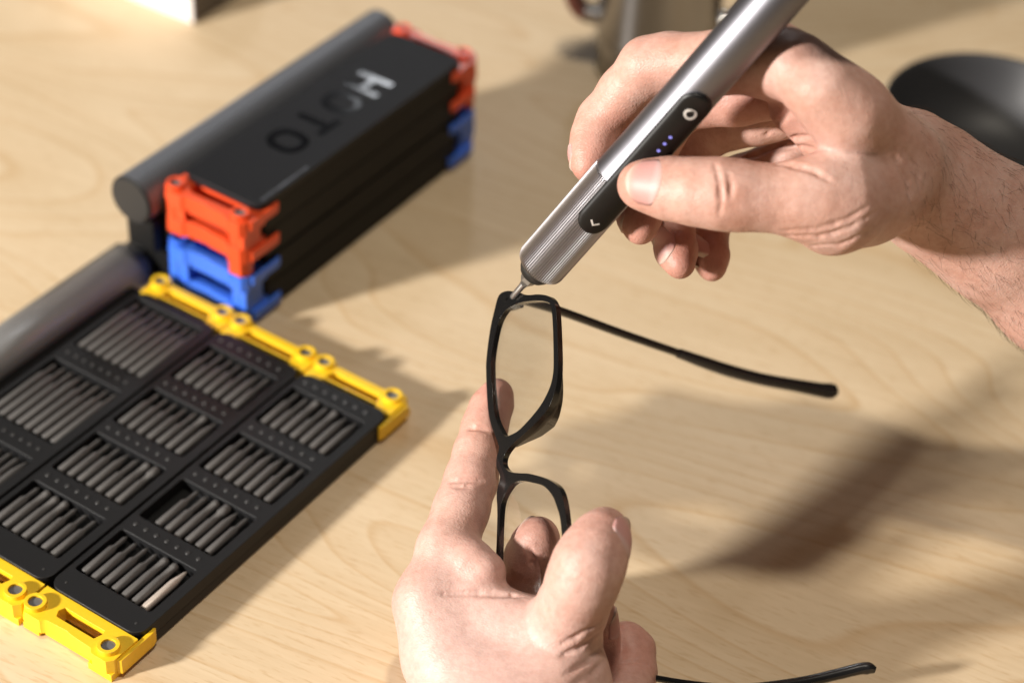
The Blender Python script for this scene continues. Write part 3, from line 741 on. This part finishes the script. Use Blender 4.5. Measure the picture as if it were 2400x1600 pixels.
def right_hand():
    lo = np.minimum(C3(815, 20, 575), C3(815, 20, 700)); hi = C3(1690, 640, 705)
    lo[2] = 574; F = Field(lo, hi, .62); palm = F.new()
    # back of the hand, palm, heel of the thumb, forearm
    mc = lambda n, k: chain(F, palm, px(n), k)
    mc([(1128, 86, 606, 10.4), (1166, 96, 596, 7.6), (1206, 132, 596, 9.6), (1244, 166, 600, 11.2), (1318, 232, 619, 13)], 7)
    mc([(1172, 128, 628, 9.2), (1256, 182, 634, 11.2), (1332, 244, 642, 13.5)], 7)
    mc([(1212, 152, 648, 10), (1272, 205, 650, 11.5), (1342, 260, 652, 14)], 7)
    mc([(1246, 195, 663, 9.5), (1300, 235, 662, 12), (1352, 270, 660, 15)], 7)
    mc([(1165, 158, 616, 8), (1240, 215, 622, 10), (1300, 240, 626, 14)], 8)
    mc([(1192, 292, 601, 11.3), (1225, 297, 604, 14.0), (1282, 280, 616, 13.5), (1320, 255, 632, 16)], 6)
    mc([(1212, 318, 611, 9.8), (1262, 310, 618, 10)], 6)
    mc([(1322, 258, 640, 18.0), (1388, 294, 646, 18.6), (1462, 342, 652, 20.5), (1560, 416, 662, 23), (1680, 505, 676, 26)], 9)
    mc([(1350, 203, 634, 6.6), (1385, 222, 640, 6)], 7)
    out = palm
    fingers = {
        'thumb': ([(938, 271, 610, 7.0), (950, 272, 608, 7.7), (980, 276, 606, 9.3), (1020, 281, 602, 9.9), (1056, 284, 600, 10.5), (1085, 287, 600, 10.3), (1125, 290, 600, 9.8), (1160, 291, 600, 10.3), (1195, 292, 601, 11.3)], 2.5, 5.5),
        'index': ([(863, 243, 634, 5.4), (866, 226, 636, 6.8), (872, 200, 638, 7.4), (882, 176, 639, 7.7), (915, 136, 634, 8.2), (950, 98, 627, 9.2), (980, 92, 624, 9.1), (1060, 91, 613, 9.6), (1128, 86, 606, 10.4), (1166, 96, 598, 7.6)], 2.5, 6),
        'middle': ([(938, 334, 637, 5.3), (937, 318, 640, 6.8), (940, 290, 645, 7.4), (948, 242, 649, 7.8), (968, 190, 648, 8.4), (995, 150, 645, 9.2), (1080, 142, 636, 9.0), (1172, 128, 628, 9.2)], 2.5, 5),
        'ring': ([(996, 386, 650, 5.0), (991, 368, 653, 6.6), (984, 335, 658, 7.2), (985, 290, 664, 7.6), (1005, 235, 668, 8.2), (1032, 192, 668, 8.8), (1110, 172, 658, 8.8), (1212, 152, 648, 10)], 2.5, 5),
        'pinky': ([(1043, 392, 667, 4.6), (1041, 376, 669, 6.0), (1037, 350, 673, 6.4), (1042, 320, 676, 6.8), (1062, 285, 678, 7.2), (1085, 262, 678, 7.8), (1160, 232, 670, 8.2), (1246, 195, 663, 9.5)], 2.5, 5)}
    G = None
    for k, (nd, kk, kp) in fingers.items():
        f = F.new(); fl = None
        chain(F, f, px(nd), kk, fl)
        g = smin(palm, f, kp); G = g if G is None else np.minimum(G, g)
    # pad of the index finger bulging over the barrel, thumb knuckle
    for pts, r, sk in (([(1046, 238), (1053, 262), (1056, 290), (1053, 318)], .8, -.70), ([(1064, 246), (1070, 268), (1070, 292)], .8, -.76),
                   ([(1078, 234), (1105, 226), (1135, 212), (1162, 203), (1185, 200)], 1.3, -.5), ([(1096, 236), (1150, 240), (1200, 254)], 1.0, -.6), ([(1130, 222), (1165, 214), (1200, 221)], .9, -.65), ([(1150, 236), (1190, 250), (1225, 270)], .9, -.68), ([(1120, 200), (1140, 180), (1158, 158)], .9, -.65),
                   ([(1150, 346), (1200, 347), (1242, 335), (1285, 310)], .65, -.56), ([(1145, 338), (1195, 337), (1240, 322), (1275, 300)], .65, -.57), ([(1180, 361), (1228, 360), (1272, 340)], .65, -.57),
                   ([(1310, 230), (1330, 265), (1335, 300)], 1.0, -.75), ([(1322, 215), (1345, 250), (1350, 290)], 1.0, -.78)):
        crease(F, G, pts, r, sink=sk)
    fl = [(C3(938, 272, 605), 12, .5), (C3(863, 240, 634), 12, .75), (C3(950, 90, 620), 11, .35), (C3(938, 330, 637), 13, .7), (C3(992, 375, 652), 14, .75), (C3(1042, 380, 668), 13, .8), (C3(1110, 160, 625), 22, .5), (C3(1056, 284, 592), 10, .2), (C3(900, 180, 632), 9, .5)]
    o = make_hand(F, G, 'hand', person, fl, PO)
    o['label'] = 'right hand and forearm gripping the silver screwdriver'
    nl = lambda *a, **k: nail(F, G, *a, parent=o, origin=PO, **k)
    nl(C3(955, 273, 607), C3(938, 271, 610)-C3(980, 276, 606), np.array([.0, -.10, -1]), R(56), -6.6, 6.0)
    nl(C3(866, 232, 636), C3(863, 243, 634)-C3(872, 200, 638), np.array([-1, -.1, .35]), R(50), -4.0, 4.6)
    nl(C3(937, 322, 640), C3(938, 334, 637)-C3(940, 290, 645), np.array([-1, .1, -.15]), R(48), -3.5, 4.6)
    nl(C3(991, 368, 653), C3(996, 386, 650)-C3(984, 335, 658), np.array([-.75, .1, -.62]), R(52), -5.2, 5.4)
    nl(C3(1041, 378, 669), C3(1043, 392, 667)-C3(1037, 350, 673), np.array([-.72, .1, -.6]), R(50), -4.4, 4.6)
    hairs(o, lambda u, v: (u > 1325) & (v > 0) & (u < 1560) & ((u > 1400) | (rng.random(len(u)) < .5)), 900, cdir(np.array([.55, .75, .1])))
    return o
def left_hand():
    lo = C3(560, 520, 690); hi = C3(1000, 1310, 570); lo[1] = 10; lo[2] = 528; hi[0] = 62; hi[2] = 700
    F = Field(lo, hi, .62); palm = F.new(); mc = lambda n, k: chain(F, palm, px(n), k)
    mc([(634, 884, 632, 10.6), (660, 960, 628, 12.6), (745, 1125, 606, 17)], 7)
    mc([(815, 950, 621, 12.3), (814, 1010, 617, 14.4), (792, 1130, 598, 18)], 8)
    mc([(690, 955, 629, 11.5), (740, 1010, 622, 14.2), (762, 1120, 606, 20)], 9)
    mc([(690, 905, 629, 8.0), (735, 912, 625, 8.0), (790, 925, 620, 9)], 6)
    mc([(680, 915, 654, 10), (705, 1000, 638, 12), (750, 1130, 610, 17)], 8)
    mc([(720, 950, 650, 9), (745, 1040, 630, 11), (770, 1140, 608, 16)], 8)
    mc([(758, 1120, 606, 20), (772, 1330, 560, 22)], 9)
    fingers = {
        'index': ([(729, 575, 664, 4.6), (725, 586, 664, 6.0), (718, 600, 663, 6.7), (710, 626, 660, 7.3), (700, 664, 655, 7.8), (690, 703, 650, 8.4), (676, 745, 645, 8.8), (655, 805, 638, 9.6), (634, 884, 632, 10.6)], 2.5, 6),
        'pad': ([(694, 826, 630, 7.4), (709, 838, 628, 6.2), (698, 860, 628, 7.4)], 3, 5),
        'thumb': ([(887, 775, 610, 6.6), (882, 786, 607, 8.4), (872, 806, 604, 9.8), (862, 828, 602, 10.8), (852, 855, 604, 10.7), (838, 890, 611, 10.8), (820, 940, 619, 12.1)], 2.5, 6),
        'middle': ([(790, 783, 640, 5.6), (786, 794, 641, 7.4), (777, 815, 646, 8.0), (765, 845, 655, 8.2), (748, 885, 668, 8.8), (700, 920, 668, 9.5), (680, 930, 662, 10)], 2.5, 4),
        'ring': ([(876, 898, 640, 5.2), (873, 908, 641, 6.9), (872, 935, 646, 7.4), (885, 985, 645, 7.6), (880, 1040, 632, 8.5), (800, 1060, 618, 9)], 2.5, 3),
        'pinky': ([(917, 938, 650, 6.4), (925, 952, 650, 7.4), (927, 985, 645, 7.4), (915, 1030, 632, 8), (850, 1090, 614, 9.5), (780, 1110, 606, 11)], 2.5, 3)}
    G = None
    for k, (nd, kk, kp) in fingers.items():
        f = F.new(); chain(F, f, px(nd), kk); g = smin(palm, f, kp); G = g if G is None else (np.minimum(G, g) if k != 'pad' else smin(G, g, 6.0))
    for pts, r, sk in (([(684, 628), (700, 626), (722, 630)], .8, -.6), ([(656, 705), (680, 702), (715, 704)], .8, -.6), ([(662, 712), (690, 711)], .7, -.6), 
                   ([(640, 868), (690, 867), (740, 869), (766, 872)], 1.1, -.75),
                   ([(820, 960), (850, 948), (880, 926)], .9, -.5), ([(826, 987), (860, 968), (884, 944)], .9, -.55), ([(832, 1004), (868, 985), (890, 962)], .9, -.6), ([(818, 945), (848, 930), (878, 912)], .9, -.65),
                   ([(774, 800), (778, 815), (781, 830)], .9, -.4), ([(905, 970), (930, 966), (950, 972)], .8, -.5)):
        crease(F, G, pts, r, sink=sk)
    fl = [(C3(722, 585, 660), 14, .5), (C3(690, 703, 642), 10, .3), (C3(884, 781, 605), 13, .5), (C3(786, 800, 640), 16, .7), (C3(920, 960, 648), 18, .65), (C3(873, 910, 640), 14, .7), (C3(600, 890, 632), 14, .35), (C3(700, 830, 625), 12, .35), (C3(710, 890, 620), 9, .15)]
    o = make_hand(F, G, 'hand', person, fl, PO, [(C3(690, 960, 620), 36, .95), (C3(860, 880, 600), 26, .45), (C3(660, 790, 632), 22, .3)])
    o['label'] = 'left hand pinching the lower rim of the glasses with index finger raised'
    nl = lambda *a, **k: nail(F, G, *a, parent=o, origin=PO, **k)
    nl(C3(880, 790, 607), C3(887, 775, 610)-C3(862, 828, 602), np.array([.82, -.2, -.12]), R(54), -4.5, 8.6)
    nl(C3(786, 793, 641), C3(790, 783, 640)-C3(777, 815, 646), np.array([-.5, -.2, .55]), R(50), -4.5, 5.2)
    nl(C3(873, 908, 641), C3(876, 898, 640)-C3(872, 935, 646), np.array([.9, -.1, -.25]), R(50), -5.0, 5.2)
    return o
right_hand(); left_hand()

# ------------------------------------------------------------------ things at the back of the table
MM = HM*KS
cb = table_at(956, 100)
mug = empty('steel_mug', cb*MM); tag(mug, 'polished steel mug with dark brown handles behind the screwdriver hand', 'mug')
mb = MB(); mb.lathe([(.01, 0), (29, 0), (30.6, .6), (31.2, 2), (31.2, 19), (30.6, 20.5), (31.0, 21.5), (32.4, 22.5), (32.8, 24), (32.8, 88), (33.4, 89), (32.8, 90), (31.8, 89), (31.6, 30), (28, 8), (.01, 6)], 96); mb.build('body', M['mug'], mug)
for sx in (-1, 1):
    P = catmull([(sx*31, 0, 72), (sx*41, 0, 72), (sx*47, 0, 62), (sx*47, 0, 46), (sx*42, 0, 34), (sx*34, 0, 31)], 5)
    mb = MB(); mb.sweep(P, [6.5]*len(P), [5.0]*len(P), (0, 1, 0), 14); h = mb.build('handle', M['brown'], mug)
    mb = MB(); mb.sweep([(sx*30, 0, 30.5), (sx*40, 0, 32)], [7.2, 7.0], [5.6, 5.4], (0, 1, 0), 14); mb.build('handle_mount', M['steel'], h)
db = table_at(1432, 262)
dish = empty('dark_bowl', db*MM); tag(dish, 'round smoky dark bowl standing behind the right wrist', 'bowl')
mb = MB(); mb.lathe([(.01, 0), (34, 0), (35, 1), (36, 4), (42, 12), (49, 25), (53, 38), (53.8, 41), (53.2, 41.8), (52.2, 41), (50.5, 37), (46, 25), (38, 13), (26, 7), (12, 5), (.01, 4.6)], 128); mb.build('bowl_wall', M['dish'], dish)
bb = table_at(282, 37)
bx = empty('white_box', bb*MM, R(-30)); tag(bx, 'white cardboard box with its right face darker at the far left edge of the table', 'box')
mb = MB(); mb.box(-90, 0, 0, 70, .5, 48); mb.build('carton', M['box'], bx, bevel=.8)
M['right_face'] = plain('darker_face', (.10, .08, .065), .6, grain=.05)
mb = MB(); mb.box(-.5, .7, .6, 69.4, .8, 39.6); mb.build('dark_right_face', M['right_face'], bx)  # thin sheet over the right face, coloured darker than the carton
mb = MB(); mb.box(-90.6, .9, -.6, 70.6, 40, 48.8); mb.build('carton_lid', M['box'], bx, bevel=.8)
